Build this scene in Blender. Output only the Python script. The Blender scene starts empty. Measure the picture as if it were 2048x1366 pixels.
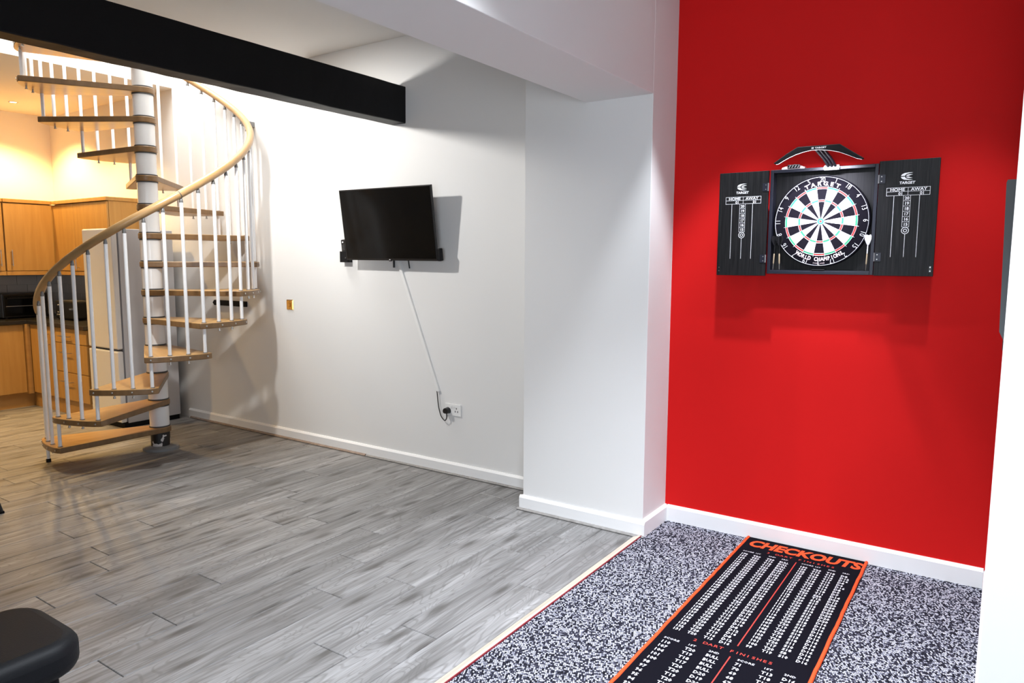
import bpy, bmesh, math, random
from mathutils import Vector, Matrix
PI = math.pi
random.seed(7)
sc = bpy.context.scene
COL = sc.collection

# ------------------------------------------------------------------ camera
CAM_Z = 1.5392
yaw, pit, rol, fpx = 0.5989, 0.1135, 0.0039, 1442.4
fw = Vector((-math.sin(yaw)*math.cos(pit), math.cos(yaw)*math.cos(pit), -math.sin(pit)))
r0 = Vector((math.cos(yaw), math.sin(yaw), 0)); u0 = r0.cross(fw)
rv = r0*math.cos(rol) + u0*math.sin(rol); uv = -r0*math.sin(rol) + u0*math.cos(rol)
cd = bpy.data.cameras.new('camera'); cam = bpy.data.objects.new('camera', cd); COL.objects.link(cam)
cd.sensor_fit = 'HORIZONTAL'; cd.sensor_width = 36; cd.lens = fpx/2048*36
cd.clip_start = 0.05; cd.clip_end = 60
cam.matrix_world = Matrix(((rv.x, uv.x, -fw.x, 0), (rv.y, uv.y, -fw.y, 0), (rv.z, uv.z, -fw.z, CAM_Z), (0, 0, 0, 1)))
sc.camera = cam

# ------------------------------------------------------------------ world, large lights, exposure
wd = bpy.data.worlds.new('world'); sc.world = wd; wd.use_nodes = True
wd.node_tree.nodes['Background'].inputs[0].default_value = (0.62, 0.76, 1.0, 1)
wd.node_tree.nodes['Background'].inputs[1].default_value = 1.0
sc.view_settings.view_transform = 'Standard'
sc.view_settings.look = 'None'
sc.view_settings.gamma = 1
sc.view_settings.use_curve_mapping = False
sc.view_settings.exposure = 0.42

def area(name, loc, aim, sx, sy, power, color):
    l = bpy.data.lights.new(name, 'AREA'); l.shape = 'RECTANGLE'; l.size = sx; l.size_y = sy
    l.energy = power; l.color = color
    o = bpy.data.objects.new(name, l); COL.objects.link(o); o.location = loc
    o.rotation_euler = (Vector(aim)-Vector(loc)).to_track_quat('-Z', 'Y').to_euler()
    return o
# daylight through the rooflight above the stairwell and the window behind the camera
area('rooflight_daylight', (-5.75, 3.0, 5.05), (-5.75, 3.05, 0), 1.5, 1.2, 150, (1.0, 0.98, 0.94))
area('window_daylight', (0.20, -1.74, 1.50), (-1.2, 3.9, 0.9), 1.7, 1.25, 72, (0.84, 0.92, 1.0))

# ------------------------------------------------------------------ mesh builder
class MB:
    def __init__(s): s.v = []; s.f = []
    def add(s, vs, fs):
        b = len(s.v); s.v += [tuple(v) for v in vs]; s.f += [tuple(b+i for i in f) for f in fs]; return s
    def box(s, x0, x1, y0, y1, z0, z1):
        if x0 > x1: x0, x1 = x1, x0
        if y0 > y1: y0, y1 = y1, y0
        if z0 > z1: z0, z1 = z1, z0
        v = [(x0,y0,z0),(x1,y0,z0),(x1,y1,z0),(x0,y1,z0),(x0,y0,z1),(x1,y0,z1),(x1,y1,z1),(x0,y1,z1)]
        return s.add(v, [(3,2,1,0),(4,5,6,7),(0,1,5,4),(1,2,6,5),(2,3,7,6),(3,0,4,7)])
    def lathe(s, prof, n=24, c=(0,0,0)):
        """profile [(r,z)...] turned about z"""
        vs = []; fs = []
        for r, z in prof:
            for k in range(n):
                a = 2*PI*k/n; vs.append((c[0]+r*math.cos(a), c[1]+r*math.sin(a), c[2]+z))
        m = len(prof)
        for i in range(m-1):
            for k in range(n):
                k2 = (k+1) % n
                fs.append((i*n+k, i*n+k2, (i+1)*n+k2, (i+1)*n+k))
        fs.append(tuple(range(n-1, -1, -1))); fs.append(tuple((m-1)*n+k for k in range(n)))
        return s.add(vs, fs)
    def tube(s, pts, r, n=8, cap=True):
        pts = [Vector(p) for p in pts]; vs = []; fs = []
        nrm = None
        for i, p in enumerate(pts):
            t = (pts[min(i+1, len(pts)-1)]-pts[max(i-1, 0)]).normalized()
            if nrm is None:
                nrm = t.orthogonal().normalized()
            nrm = (nrm - t*nrm.dot(t)).normalized(); b = t.cross(nrm)
            rr = r[i] if isinstance(r, (list, tuple)) else r
            for k in range(n):
                a = 2*PI*k/n; vs.append(p + nrm*math.cos(a)*rr + b*math.sin(a)*rr)
        for i in range(len(pts)-1):
            for k in range(n):
                k2 = (k+1) % n; fs.append((i*n+k, i*n+k2, (i+1)*n+k2, (i+1)*n+k))
        if cap:
            fs.append(tuple(range(n-1, -1, -1))); fs.append(tuple((len(pts)-1)*n+k for k in range(n)))
        return s.add(vs, fs)
    def prism(s, poly, f0, f1):
        """poly: list of 2-D points; f0, f1 map a point to 3-D for the two ends"""
        n = len(poly); vs = [f0(*p) for p in poly] + [f1(*p) for p in poly]
        fs = [tuple(range(n-1, -1, -1)), tuple(range(n, 2*n))]
        for i in range(n):
            j = (i+1) % n; fs.append((i, j, n+j, n+i))
        return s.add(vs, fs)
    def mesh(s, name, mat, smooth=None):
        me = bpy.data.meshes.new(name); me.from_pydata(s.v, [], s.f)
        bm = bmesh.new(); bm.from_mesh(me); bmesh.ops.recalc_face_normals(bm, faces=bm.faces); bm.to_mesh(me); bm.free()
        if mat: me.materials.append(mat)
        if smooth is not None:
            me.polygons.foreach_set('use_smooth', [True]*len(me.polygons)); me.set_sharp_from_angle(angle=math.radians(smooth))
        me.update(); return me
    def build(s, name, mat, parent=None, smooth=None, bevel=None):
        return link(name, s.mesh(name, mat, smooth), parent, bevel=bevel)

def link(name, me, parent=None, loc=None, rz=None, bevel=None):
    o = bpy.data.objects.new(name, me); COL.objects.link(o)
    if parent: o.parent = parent
    if loc: o.location = loc
    if rz is not None: o.rotation_euler = (0, 0, rz)
    if bevel:
        m = o.modifiers.new('bevel', 'BEVEL'); m.width = bevel; m.segments = 2; m.limit_method = 'ANGLE'; m.angle_limit = math.radians(40)
    return o
def tag(o, label, cat, group=None, kind=None):
    o['label'] = label; o['category'] = cat
    if group: o['group'] = group
    if kind: o['kind'] = kind
    return o
def thing(name, label, cat, loc=(0,0,0), rz=0, group=None):
    o = bpy.data.objects.new(name, None); COL.objects.link(o); o.location = loc; o.rotation_euler = (0,0,rz)
    o.empty_display_size = .1
    return tag(o, label, cat, group)
def struct(o, label=None):
    o['kind'] = 'structure'
    if label: o['label'] = label
    return o
def box(name, b, mat, parent=None, bevel=None):
    return MB().box(*b).build(name, mat, parent, bevel=bevel)

# ------------------------------------------------------------------ materials
def new_mat(name):
    m = bpy.data.materials.new(name); m.use_nodes = True
    nt = m.node_tree; return m, nt, nt.nodes['Principled BSDF']
def flat(name, col, rough=.5, metal=0., spec=.5, bump=0., bscale=200., var=0.):
    m, nt, b = new_mat(name)
    b.inputs['Base Color'].default_value = (*col, 1); b.inputs['Roughness'].default_value = rough
    b.inputs['Metallic'].default_value = metal; b.inputs['Specular IOR Level'].default_value = spec
    tc = nt.nodes.new('ShaderNodeTexCoord')
    nz = nt.nodes.new('ShaderNodeTexNoise'); nz.inputs['Scale'].default_value = bscale; nz.inputs['Detail'].default_value = 4
    nt.links.new(tc.outputs['Object'], nz.inputs['Vector'])
    if bump:
        bp = nt.nodes.new('ShaderNodeBump'); bp.inputs['Strength'].default_value = bump; bp.inputs['Distance'].default_value = .002
        nt.links.new(nz.outputs['Fac'], bp.inputs['Height']); nt.links.new(bp.outputs['Normal'], b.inputs['Normal'])
    if var:
        n2 = nt.nodes.new('ShaderNodeTexNoise'); n2.inputs['Scale'].default_value = 2.5
        nt.links.new(tc.outputs['Object'], n2.inputs['Vector'])
        mx = nt.nodes.new('ShaderNodeMix'); mx.data_type = 'RGBA'
        mx.inputs[6].default_value = (*[c*(1-var) for c in col], 1); mx.inputs[7].default_value = (*[min(1, c*(1+var)) for c in col], 1)
        nt.links.new(n2.outputs['Fac'], mx.inputs[0]); nt.links.new(mx.outputs[2], b.inputs['Base Color'])
    return m
def emit(name, col, strength):
    m, nt, b = new_mat(name)
    b.inputs['Base Color'].default_value = (*col, 1); b.inputs['Emission Color'].default_value = (*col, 1)
    b.inputs['Emission Strength'].default_value = strength; return m
def wood(name, c1, c2, rough=.4, sx=40., sy=2.5, sz=40., rnd=True):
    m, nt, b = new_mat(name); L = nt.links
    tc = nt.nodes.new('ShaderNodeTexCoord'); oi = nt.nodes.new('ShaderNodeObjectInfo')
    vm = nt.nodes.new('ShaderNodeVectorMath'); vm.operation = 'MULTIPLY'; vm.inputs[1].default_value = (sx, sy, sz)
    L.new(tc.outputs['Object'], vm.inputs[0])
    ad = nt.nodes.new('ShaderNodeVectorMath'); ad.operation = 'ADD'
    ml = nt.nodes.new('ShaderNodeMath'); ml.operation = 'MULTIPLY'; ml.inputs[1].default_value = 57. if rnd else 0.
    L.new(oi.outputs['Random'], ml.inputs[0]); L.new(vm.outputs[0], ad.inputs[0]); L.new(ml.outputs[0], ad.inputs[1])
    nz = nt.nodes.new('ShaderNodeTexNoise'); nz.inputs['Scale'].default_value = 1; nz.inputs['Detail'].default_value = 5; nz.inputs['Distortion'].default_value = .4
    L.new(ad.outputs[0], nz.inputs['Vector'])
    cr = nt.nodes.new('ShaderNodeValToRGB'); cr.color_ramp.elements[0].position = .3; cr.color_ramp.elements[1].position = .7
    cr.color_ramp.elements[0].color = (*c1, 1); cr.color_ramp.elements[1].color = (*c2, 1)
    L.new(nz.outputs['Fac'], cr.inputs[0]); L.new(cr.outputs[0], b.inputs['Base Color'])
    b.inputs['Roughness'].default_value = rough
    return m

def laminate():
    m, nt, b = new_mat('grey laminate'); L = nt.links; N = nt.nodes.new
    tc = N('ShaderNodeTexCoord'); oi = N('ShaderNodeObjectInfo')
    ml = N('ShaderNodeMath'); ml.operation = 'MULTIPLY'; ml.inputs[1].default_value = 91.; L.new(oi.outputs['Random'], ml.inputs[0])
    def noise(scl, detail, dist, off=0.):
        v = N('ShaderNodeVectorMath'); v.operation = 'MULTIPLY_ADD'; v.inputs[1].default_value = scl
        L.new(tc.outputs['Object'], v.inputs[0])
        c = N('ShaderNodeCombineXYZ'); L.new(ml.outputs[0], c.inputs[0]); L.new(ml.outputs[0], c.inputs[1]); c.inputs[2].default_value = off
        L.new(c.outputs[0], v.inputs[2])
        n = N('ShaderNodeTexNoise'); n.inputs['Scale'].default_value = 1; n.inputs['Detail'].default_value = detail; n.inputs['Distortion'].default_value = dist
        L.new(v.outputs[0], n.inputs['Vector']); return n
    broad = noise((9, 1.1, 1), 3, .8); fine = noise((75, 2.2, 1), 5, .5, 3.); ring = noise((8, 1.5, 1), 1.0, .5, 9.); dark = noise((20, 1.7, 1), 4, 1.2, 5.)
    # contour lines of a slow noise read as cathedral grain
    rm = N('ShaderNodeMath'); rm.operation = 'MULTIPLY'; rm.inputs[1].default_value = 130.; L.new(ring.outputs['Fac'], rm.inputs[0])
    sn = N('ShaderNodeMath'); sn.operation = 'SINE'; L.new(rm.outputs[0], sn.inputs[0])
    rr = N('ShaderNodeMapRange'); rr.inputs[1].default_value = .55; rr.inputs[2].default_value = 1.; rr.inputs[3].default_value = 0; rr.inputs[4].default_value = .42
    L.new(sn.outputs[0], rr.inputs[0])
    cr = N('ShaderNodeValToRGB'); e = cr.color_ramp.elements
    e[0].position = .28; e[0].color = (.085, .08, .076, 1); e[1].position = .70; e[1].color = (.36, .355, .355, 1)
    k = e.new(.5); k.color = (.215, .21, .207, 1)
    mix = N('ShaderNodeMath'); mix.operation = 'MULTIPLY_ADD'; mix.inputs[1].default_value = .55
    L.new(broad.outputs['Fac'], mix.inputs[0])
    f2 = N('ShaderNodeMath'); f2.operation = 'MULTIPLY'; f2.inputs[1].default_value = .45; L.new(fine.outputs['Fac'], f2.inputs[0]); L.new(f2.outputs[0], mix.inputs[2])
    L.new(mix.outputs[0], cr.inputs[0])
    mx = N('ShaderNodeMix'); mx.data_type = 'RGBA'; L.new(rr.outputs[0], mx.inputs[0]); L.new(cr.outputs[0], mx.inputs[6]); mx.inputs[7].default_value = (.10, .095, .09, 1)
    dr = N('ShaderNodeMapRange'); dr.inputs[1].default_value = .56; dr.inputs[2].default_value = .72; dr.inputs[3].default_value = 0; dr.inputs[4].default_value = .78
    L.new(dark.outputs['Fac'], dr.inputs[0])
    m2 = N('ShaderNodeMix'); m2.data_type = 'RGBA'; L.new(dr.outputs[0], m2.inputs[0]); L.new(mx.outputs[2], m2.inputs[6]); m2.inputs[7].default_value = (.085, .08, .075, 1)
    # knots: small dark ovals scattered along the boards
    kv = N('ShaderNodeVectorMath'); kv.operation = 'MULTIPLY_ADD'; kv.inputs[1].default_value = (6.5, 1.7, 1); L.new(tc.outputs['Object'], kv.inputs[0])
    kc = N('ShaderNodeCombineXYZ'); L.new(ml.outputs[0], kc.inputs[0]); L.new(ml.outputs[0], kc.inputs[1]); L.new(kc.outputs[0], kv.inputs[2])
    ka = N('ShaderNodeMix'); ka.data_type = 'VECTOR'; ka.inputs[0].default_value = .10; L.new(kv.outputs[0], ka.inputs[4]); L.new(dark.outputs['Color'], ka.inputs[5])
    kn = N('ShaderNodeTexVoronoi'); kn.voronoi_dimensions = '2D'; kn.inputs['Scale'].default_value = 1; L.new(ka.outputs[1], kn.inputs['Vector'])
    kr = N('ShaderNodeMapRange'); kr.inputs[1].default_value = .05; kr.inputs[2].default_value = .17; kr.inputs[3].default_value = .75; kr.inputs[4].default_value = 0
    L.new(kn.outputs['Distance'], kr.inputs[0])
    m2b = N('ShaderNodeMix'); m2b.data_type = 'RGBA'; L.new(kr.outputs[0], m2b.inputs[0]); L.new(m2.outputs[2], m2b.inputs[6]); m2b.inputs[7].default_value = (.06, .055, .05, 1)
    # plank to plank tone
    tone = N('ShaderNodeMapRange'); tone.inputs[3].default_value = .93; tone.inputs[4].default_value = 1.07; L.new(oi.outputs['Random'], tone.inputs[0])
    m3 = N('ShaderNodeVectorMath'); m3.operation = 'SCALE'; L.new(m2b.outputs[2], m3.inputs[0]); L.new(tone.outputs[0], m3.inputs['Scale'])
    L.new(m3.outputs[0], b.inputs['Base Color'])
    b.inputs['Roughness'].default_value = .42; b.inputs['Specular IOR Level'].default_value = .42
    bp = N('ShaderNodeBump'); bp.inputs['Strength'].default_value = .12; bp.inputs['Distance'].default_value = .002
    L.new(fine.outputs['Fac'], bp.inputs['Height']); L.new(bp.outputs['Normal'], b.inputs['Normal'])
    return m

def carpet():
    m, nt, b = new_mat('speckled loop carpet'); L = nt.links; N = nt.nodes.new
    tc = N('ShaderNodeTexCoord')
    rot = N('ShaderNodeMapping'); rot.inputs['Rotation'].default_value = (0, 0, math.radians(-24)); L.new(tc.outputs['Object'], rot.inputs['Vector'])
    v = N('ShaderNodeVectorMath'); v.operation = 'MULTIPLY'; v.inputs[1].default_value = (150, 100, 1); L.new(rot.outputs[0], v.inputs[0])
    vo = N('ShaderNodeTexVoronoi'); vo.voronoi_dimensions = '2D'; vo.inputs['Scale'].default_value = 1; vo.inputs['Randomness'].default_value = .42; L.new(v.outputs[0], vo.inputs['Vector'])
    sep = N('ShaderNodeSeparateColor'); L.new(vo.outputs['Color'], sep.inputs[0])
    cr = N('ShaderNodeValToRGB'); e = cr.color_ramp.elements
    e[0].position = 0; e[0].color = (.01, .01, .016, 1); e[1].position = .36; e[1].color = (.06, .06, .09, 1)
    k = e.new(.55); k.color = (.34, .345, .42, 1); k = e.new(.9); k.color = (.62, .63, .72, 1)
    L.new(sep.outputs[0], cr.inputs[0])
    dk = N('ShaderNodeMapRange'); dk.inputs[1].default_value = .22; dk.inputs[2].default_value = .58; dk.inputs[3].default_value = 1; dk.inputs[4].default_value = .05
    L.new(vo.outputs['Distance'], dk.inputs[0])
    sm = N('ShaderNodeVectorMath'); sm.operation = 'SCALE'; L.new(cr.outputs[0], sm.inputs[0]); L.new(dk.outputs[0], sm.inputs['Scale'])
    L.new(sm.outputs[0], b.inputs['Base Color']); b.inputs['Roughness'].default_value = .95; b.inputs['Specular IOR Level'].default_value = .1
    bp = N('ShaderNodeBump'); bp.invert = True; bp.inputs['Strength'].default_value = .6; bp.inputs['Distance'].default_value = .004
    L.new(vo.outputs['Distance'], bp.inputs['Height']); L.new(bp.outputs['Normal'], b.inputs['Normal'])
    return m

M = {}
M['wall'] = flat('white wall paint', (.75, .745, .735), .75, bump=.05, bscale=90, spec=.25)
M['ceil'] = flat('white ceiling paint', (.70, .695, .68), .8, spec=.2)
M['dimmed_wall'] = flat('bounce-dimming wall grey', (.34, .34, .35), .75, bump=.05, bscale=90, spec=.25)  # unseen walls behind the camera, set grey to cut bounce light
M['red'] = flat('red wall paint', (.58, .0078, .0075), .65, bump=.06, bscale=160, spec=.13)
M['gloss'] = flat('white gloss woodwork', (.82, .82, .82), .35, spec=.5)
M['laminate'] = laminate()
M['carpet'] = carpet()
M['bead'] = wood('grey floor bead', (.20, .19, .18), (.30, .29, .28), .5, 30, 30, 30)
M['beadbrown'] = wood('brown floor bead', (.20, .15, .12), (.30, .23, .19), .5, 30, 30, 30)
M['thresh'] = wood('bare threshold wood', (.40, .345, .27), (.54, .48, .40), .5, 30, 2, 30)
M['redline'] = flat('dark red edge', (.22, .01, .02), .6)
M['blackwood'] = flat('black painted timber', (.003, .003, .0035), .5, bump=.35, bscale=28, spec=.2)
M['beech'] = wood('varnished beech', (.36, .20, .068), (.47, .275, .10), .32, 3, 26, 26)
M['beechedge'] = wood('darker tread edge wood', (.155, .085, .034), (.21, .12, .05), .35, 26, 26, 6)  # side faces of the treads get a darker wood than the tops
M['rail'] = wood('wood-tone handrail', (.33, .20, .085), (.38, .235, .105), .30, 8, 8, 8)
M['kitchen'] = wood('beech kitchen front', (.42, .225, .062), (.50, .285, .088), .42, 22, 22, 2.0)
M['plinth'] = wood('beech plinth', (.40, .22, .07), (.48, .27, .09), .45, 3, 3, 20)
M['whitemetal'] = flat('white powder coat', (.80, .81, .83), .28, spec=.5)
M['spacer'] = flat('white column sleeve', (.74, .74, .74), .22, spec=.5)
M['rubber'] = flat('dark grey rubber', (.06, .06, .06), .6)
M['steel'] = flat('brushed steel', (.55, .54, .52), .32, metal=1.)
M['greymetal'] = flat('grey metal fitting', (.22, .22, .22), .4, metal=.6)
M['baseplate'] = flat('grey base plate', (.20, .205, .21), .5)
M['black'] = flat('black plastic', (.008, .008, .009), .35)
M['blackmatt'] = flat('matt black plastic', (.006, .006, .007), .65, spec=.2)
M['screen'] = flat('black glass screen', (.003, .003, .003), .12, spec=.35)
M['fridge'] = flat('white fridge enamel', (.74, .73, .72), .25, spec=.5)
M['fridgeside'] = flat('silver grey fridge side', (.52, .52, .54), .4)
M['gasket'] = flat('grey door gasket', (.16, .16, .18), .6)
M['worktop'] = flat('black worktop', (.02, .018, .016), .25, spec=.5)
M['tile'] = flat('pale grey tile', (.52, .50, .48), .25, spec=.5, var=.08)
M['grout'] = flat('grout', (.35, .34, .33), .9)
M['brass'] = flat('polished brass', (.70, .42, .13), .18, metal=1.)
M['whiteplastic'] = flat('white plastic', (.80, .80, .79), .35)
M['leather'] = flat('black leather', (.0045, .005, .006), .55, bump=.2, bscale=260, spec=.14)
M['cabblack'] = None
M['navy'] = flat('dark blue black frame', (.012, .013, .022), .32, spec=.5)
M['board_black'] = flat('black sisal', (.007, .006, .010), .85, bump=.2, bscale=400, spec=.1)
M['board_white'] = flat('cream sisal', (.72, .71, .66), .8, bump=.2, bscale=400)
M['board_red'] = flat('red sisal', (.52, .035, .03), .8, bump=.2, bscale=400)
M['board_green'] = flat('green sisal', (.03, .36, .16), .8, bump=.2, bscale=400)
M['wire'] = flat('bright wire', (.75, .75, .77), .35, metal=.4)
M['print'] = flat('white print', (.82, .82, .84), .6)
M['printpink'] = flat('pale pink print', (.80, .66, .68), .6)
M['matblack'] = flat('black woven mat', (.004, .004, .007), .9, bump=.4, bscale=700, spec=.05)
M['orange'] = flat('orange stitched print', (.75, .075, .02), .85, spec=.15)
M['matwhite'] = flat('white woven print', (.66, .66, .72), .9, spec=.1)
M['matred'] = flat('faded red print', (.45, .05, .04), .9, spec=.1)
M['led'] = emit('lamp led', (.86, .88, 1.0), 3.)
M['spotglow'] = emit('warm downlight lens', (1.0, .78, .48), 25.)
M['spotglowc'] = emit('white downlight lens', (1.0, .96, .9), 20.)
M['chrome'] = flat('chrome ring', (.75, .74, .72), .18, metal=1.)
M['greypanel'] = flat('dark grey casing', (.085, .10, .105), .5)
M['darkgrey'] = flat('charcoal casing', (.03, .034, .036), .5)
M['clear'] = flat('clear packet plastic', (.55, .42, .42), .15, spec=.8)
M['dartwood'] = flat('brass barrel', (.50, .40, .26), .4, metal=.4)
def cabinet_black():
    m, nt, b = new_mat('black woodgrain'); L = nt.links; N = nt.nodes.new
    tc = N('ShaderNodeTexCoord'); v = N('ShaderNodeVectorMath'); v.operation = 'MULTIPLY'; v.inputs[1].default_value = (170, 170, 5)
    L.new(tc.outputs['Object'], v.inputs[0])
    n = N('ShaderNodeTexNoise'); n.inputs['Scale'].default_value = 1; n.inputs['Detail'].default_value = 4; n.inputs['Distortion'].default_value = .5; L.new(v.outputs[0], n.inputs['Vector'])
    cr = N('ShaderNodeValToRGB'); cr.color_ramp.elements[0].position = .35; cr.color_ramp.elements[1].position = .7
    cr.color_ramp.elements[0].color = (.002, .002, .0025, 1); cr.color_ramp.elements[1].color = (.014, .0135, .014, 1)
    L.new(n.outputs['Fac'], cr.inputs[0]); L.new(cr.outputs[0], b.inputs['Base Color']); b.inputs['Roughness'].default_value = .5; b.inputs['Specular IOR Level'].default_value = .25
    bp = N('ShaderNodeBump'); bp.inputs['Strength'].default_value = .3; bp.inputs['Distance'].default_value = .001
    L.new(n.outputs['Fac'], bp.inputs['Height']); L.new(bp.outputs['Normal'], b.inputs['Normal'])
    return m
M['cabblack'] = cabinet_black()
def peeling():
    m, nt, b = new_mat('black sleeve with peeling white paint'); L = nt.links; N = nt.nodes.new
    tc = N('ShaderNodeTexCoord'); n = N('ShaderNodeTexNoise'); n.inputs['Scale'].default_value = 11; n.inputs['Detail'].default_value = 3
    L.new(tc.outputs['Object'], n.inputs['Vector'])
    cr = N('ShaderNodeValToRGB'); cr.color_ramp.interpolation = 'CONSTANT'; cr.color_ramp.elements[1].position = .555
    cr.color_ramp.elements[0].color = (.010, .008, .008, 1); cr.color_ramp.elements[1].color = (.62, .58, .56, 1)
    L.new(n.outputs['Fac'], cr.inputs[0]); L.new(cr.outputs[0], b.inputs['Base Color']); b.inputs['Roughness'].default_value = .45
    return m
M['peel'] = peeling()

# ------------------------------------------------------------------ lettering
_tc = {}
def text_mesh(s, size=1., bold=0., shear=0., align='CENTER', res=3):
    """2-D vertices and faces of a string set in the built-in face, baseline at y=0"""
    key = (s, bold, shear, align, res)
    if key not in _tc:
        cu = bpy.data.curves.new('t', 'FONT'); cu.body = s; cu.size = 1.; cu.offset = bold; cu.shear = shear
        cu.align_x = align; cu.resolution_u = res; cu.fill_mode = 'FRONT'
        o = bpy.data.objects.new('t', cu); me = bpy.data.meshes.new_from_object(o)
        _tc[key] = ([(v.co.x, v.co.y) for v in me.vertices], [tuple(p.vertices) for p in me.polygons])
        bpy.data.objects.remove(o); bpy.data.curves.remove(cu); bpy.data.meshes.remove(me)
    vs, fs = _tc[key]
    return [(x*size, y*size) for x, y in vs], fs
def put_text(mb, s, fmap, size, x=0., y=0., wscale=1., **kw):
    vs, fs = text_mesh(s, size, **kw)
    mb.add([fmap(x+vx*wscale, y+vy) for vx, vy in vs], fs)
def flat_rect(mb, fmap, x0, x1, y0, y1):
    mb.add([fmap(x0, y0), fmap(x1, y0), fmap(x1, y1), fmap(x0, y1)], [(0, 1, 2, 3)])
def flat_ring(mb, fmap, cx, cy, r0, r1, n=32):
    vs = []; fs = []
    for k in range(n):
        a = 2*PI*k/n
        vs.append(fmap(cx+r0*math.cos(a), cy+r0*math.sin(a))); vs.append(fmap(cx+r1*math.cos(a), cy+r1*math.sin(a)))
    for k in range(n):
        j = (k+1) % n; fs.append((2*k, 2*k+1, 2*j+1, 2*j))
    mb.add(vs, fs)

# ------------------------------------------------------------------ room shell
W = 3.94; CE = 3.10; XE = -9.0; XP0, XP1, YP = -2.383, -1.584, 3.62; XS0 = -1.98; ZS = 2.40
YF = -1.8; XR = 2.5; XA = .022
OX0, OX1, OY0 = -6.49, -4.68, 2.12          # stairwell opening in the ceiling
UP = 5.2                                     # height of the upper storey lid

floor = struct(box('floor', (XE, -1.627, YF, W, -.12, -.0121), M['grout']), 'grey wood-effect laminate floor')
PW, PL = .194, 1.222
joint = {1: 2.13, 2: 1.825, 3: 2.435, 4: 2.155, 5: 1.265, 6: 1.59, 7: 1.93, 9: 1.37, 10: 1.70, 12: 2.15}
plank_cache = {}
rnd = random.Random(3)
for n in range(38):
    x1 = -1.627-PW*n; x0 = max(x1-PW, XE); y = joint.get(n, rnd.uniform(0, PL)) % PL
    y0 = y - PL*4
    while y0 < W:
        a, b = max(y0, YF), min(y0+PL, W-.004); y0 += PL
        if b-a < .03: continue
        ln, wd_ = round(b-a, 3), round(x1-x0, 3)
        if (ln, wd_) not in plank_cache:
            g = .0011; hx, hy = wd_/2-g, ln/2-g; c = .0024
            mb = MB(); mb.add([(-hx,-hy,-.012),(hx,-hy,-.012),(hx,hy,-.012),(-hx,hy,-.012),(-hx,-hy,-c),(hx,-hy,-c),(hx,hy,-c),(-hx,hy,-c),
                    (-hx+c,-hy+c,0),(hx-c,-hy+c,0),(hx-c,hy-c,0),(-hx+c,hy-c,0)],
                   [(3,2,1,0),(0,1,5,4),(1,2,6,5),(2,3,7,6),(3,0,4,7),(4,5,9,8),(5,6,10,9),(6,7,11,10),(7,4,8,11),(8,9,10,11)])
            plank_cache[(ln, wd_)] = mb.mesh('plank', M['laminate'])
        link('plank', plank_cache[(ln, wd_)], floor, ((x0+x1)/2, (a+b)/2, 0))

struct(MB().box(-1.583, XR, YF, 1.99, -.12, .008).box(-1.583, XA, 1.99, W, -.12, .008).build('floor_carpet', M['carpet']), 'speckled grey loop-pile carpet')
# threshold between laminate and carpet
th = MB(); th.prism([(-1.627, -.01), (-1.583, -.01), (-1.583, .013), (-1.596, .0135), (-1.624, .004)], lambda x, z: (x, YF, z), lambda x, z: (x, YP-.004, z))
struct(th.build('trim_1', M['thresh']), 'bare wood threshold strip between laminate and carpet')
struct(box('trim_2', (-1.5835, -1.579, YF, YP-.004, .0, .0145), M['redline']), 'thin dark red edge of the carpet')

# back wall with the television, its strip up through the stairwell, the red wall, the pier, the soffit
struct(MB().box(XE-.15, XP1, W, W+.15, -.12, CE).box(-8.2, OX1, W, W+.15, CE, UP).build('wall_back', M['wall']), 'white wall behind the staircase and television')
struct(box('wall_red', (XP1, XA+.15, W, W+.15, -.12, CE), M['red']), 'red painted feature wall behind the dartboard')
struct(box('wall_pier', (XP0, XP1, YP, W, 0, CE), M['wall'], bevel=.003), 'white pier between the two rooms')
struct(box('ceiling_soffit', (XS0, XP1, YF, YP, ZS, CE), M['wall'], bevel=.003), 'white boxed-in beam running over the opening')
struct(box('wall_left', (XE-.15, XE, YF, W, -.12, CE), M['wall']), 'kitchen end wall')
struct(box('wall_right', (XA, XA+.12, 2.0, W, 0, CE), M['wall']), 'white side wall right of the red wall')
struct(box('wall_nib', (.0045, XR, 1.96, 2.08, 0, CE), M['wall'], bevel=.004), 'white wall end close by on the right')
struct(box('wall_far_right', (XR, XR+.15, YF, 1.96, 0, CE), M['dimmed_wall']))
wx0, wx1, wz0, wz1 = -.70, 1.10, .82, 2.18
struct(MB().box(XE-.15, wx0, YF-.15, YF, 0, CE).box(wx1, XR+.15, YF-.15, YF, 0, CE).box(wx0, wx1, YF-.15, YF, 0, wz0).box(wx0, wx1, YF-.15, YF, wz1, CE).build('wall_front', M['dimmed_wall']))
win = struct(MB().box(wx0, wx1, YF-.1, YF-.04, wz0, wz0+.05).box(wx0, wx1, YF-.1, YF-.04, wz1-.05, wz1).box(wx0, wx0+.05, YF-.1, YF-.04, wz0, wz1)
    .box(wx1-.05, wx1, YF-.1, YF-.04, wz0, wz1).box((wx0+wx1)/2-.03, (wx0+wx1)/2+.03, YF-.1, YF-.04, wz0, wz1).build('window_1', M['gloss']))
struct(MB().box(XE-.15, OX0, YF-.15, W+.15, CE, CE+.22).box(OX1, XR+.15, YF-.15, W+.15, CE, CE+.22).box(OX0, OX1, YF-.15, OY0, CE, CE+.22).build('ceiling', M['ceil']), 'white ceiling')
struct(MB().box(-8.3, -8.2, OY0-.1, W, CE+.22, UP).build('wall_upper_left', M['wall']))
struct(MB().box(OX1, OX1+.1, OY0-.1, W, CE+.22, UP).build('wall_upper_right', M['wall']))
struct(MB().box(-8.3, OX1+.1, OY0-.1, OY0, CE+.22, UP).build('wall_upper_front', M['wall']))
rx0, rx1, ry0, ry1 = -6.5, -5.0, 2.4, 3.6
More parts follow.
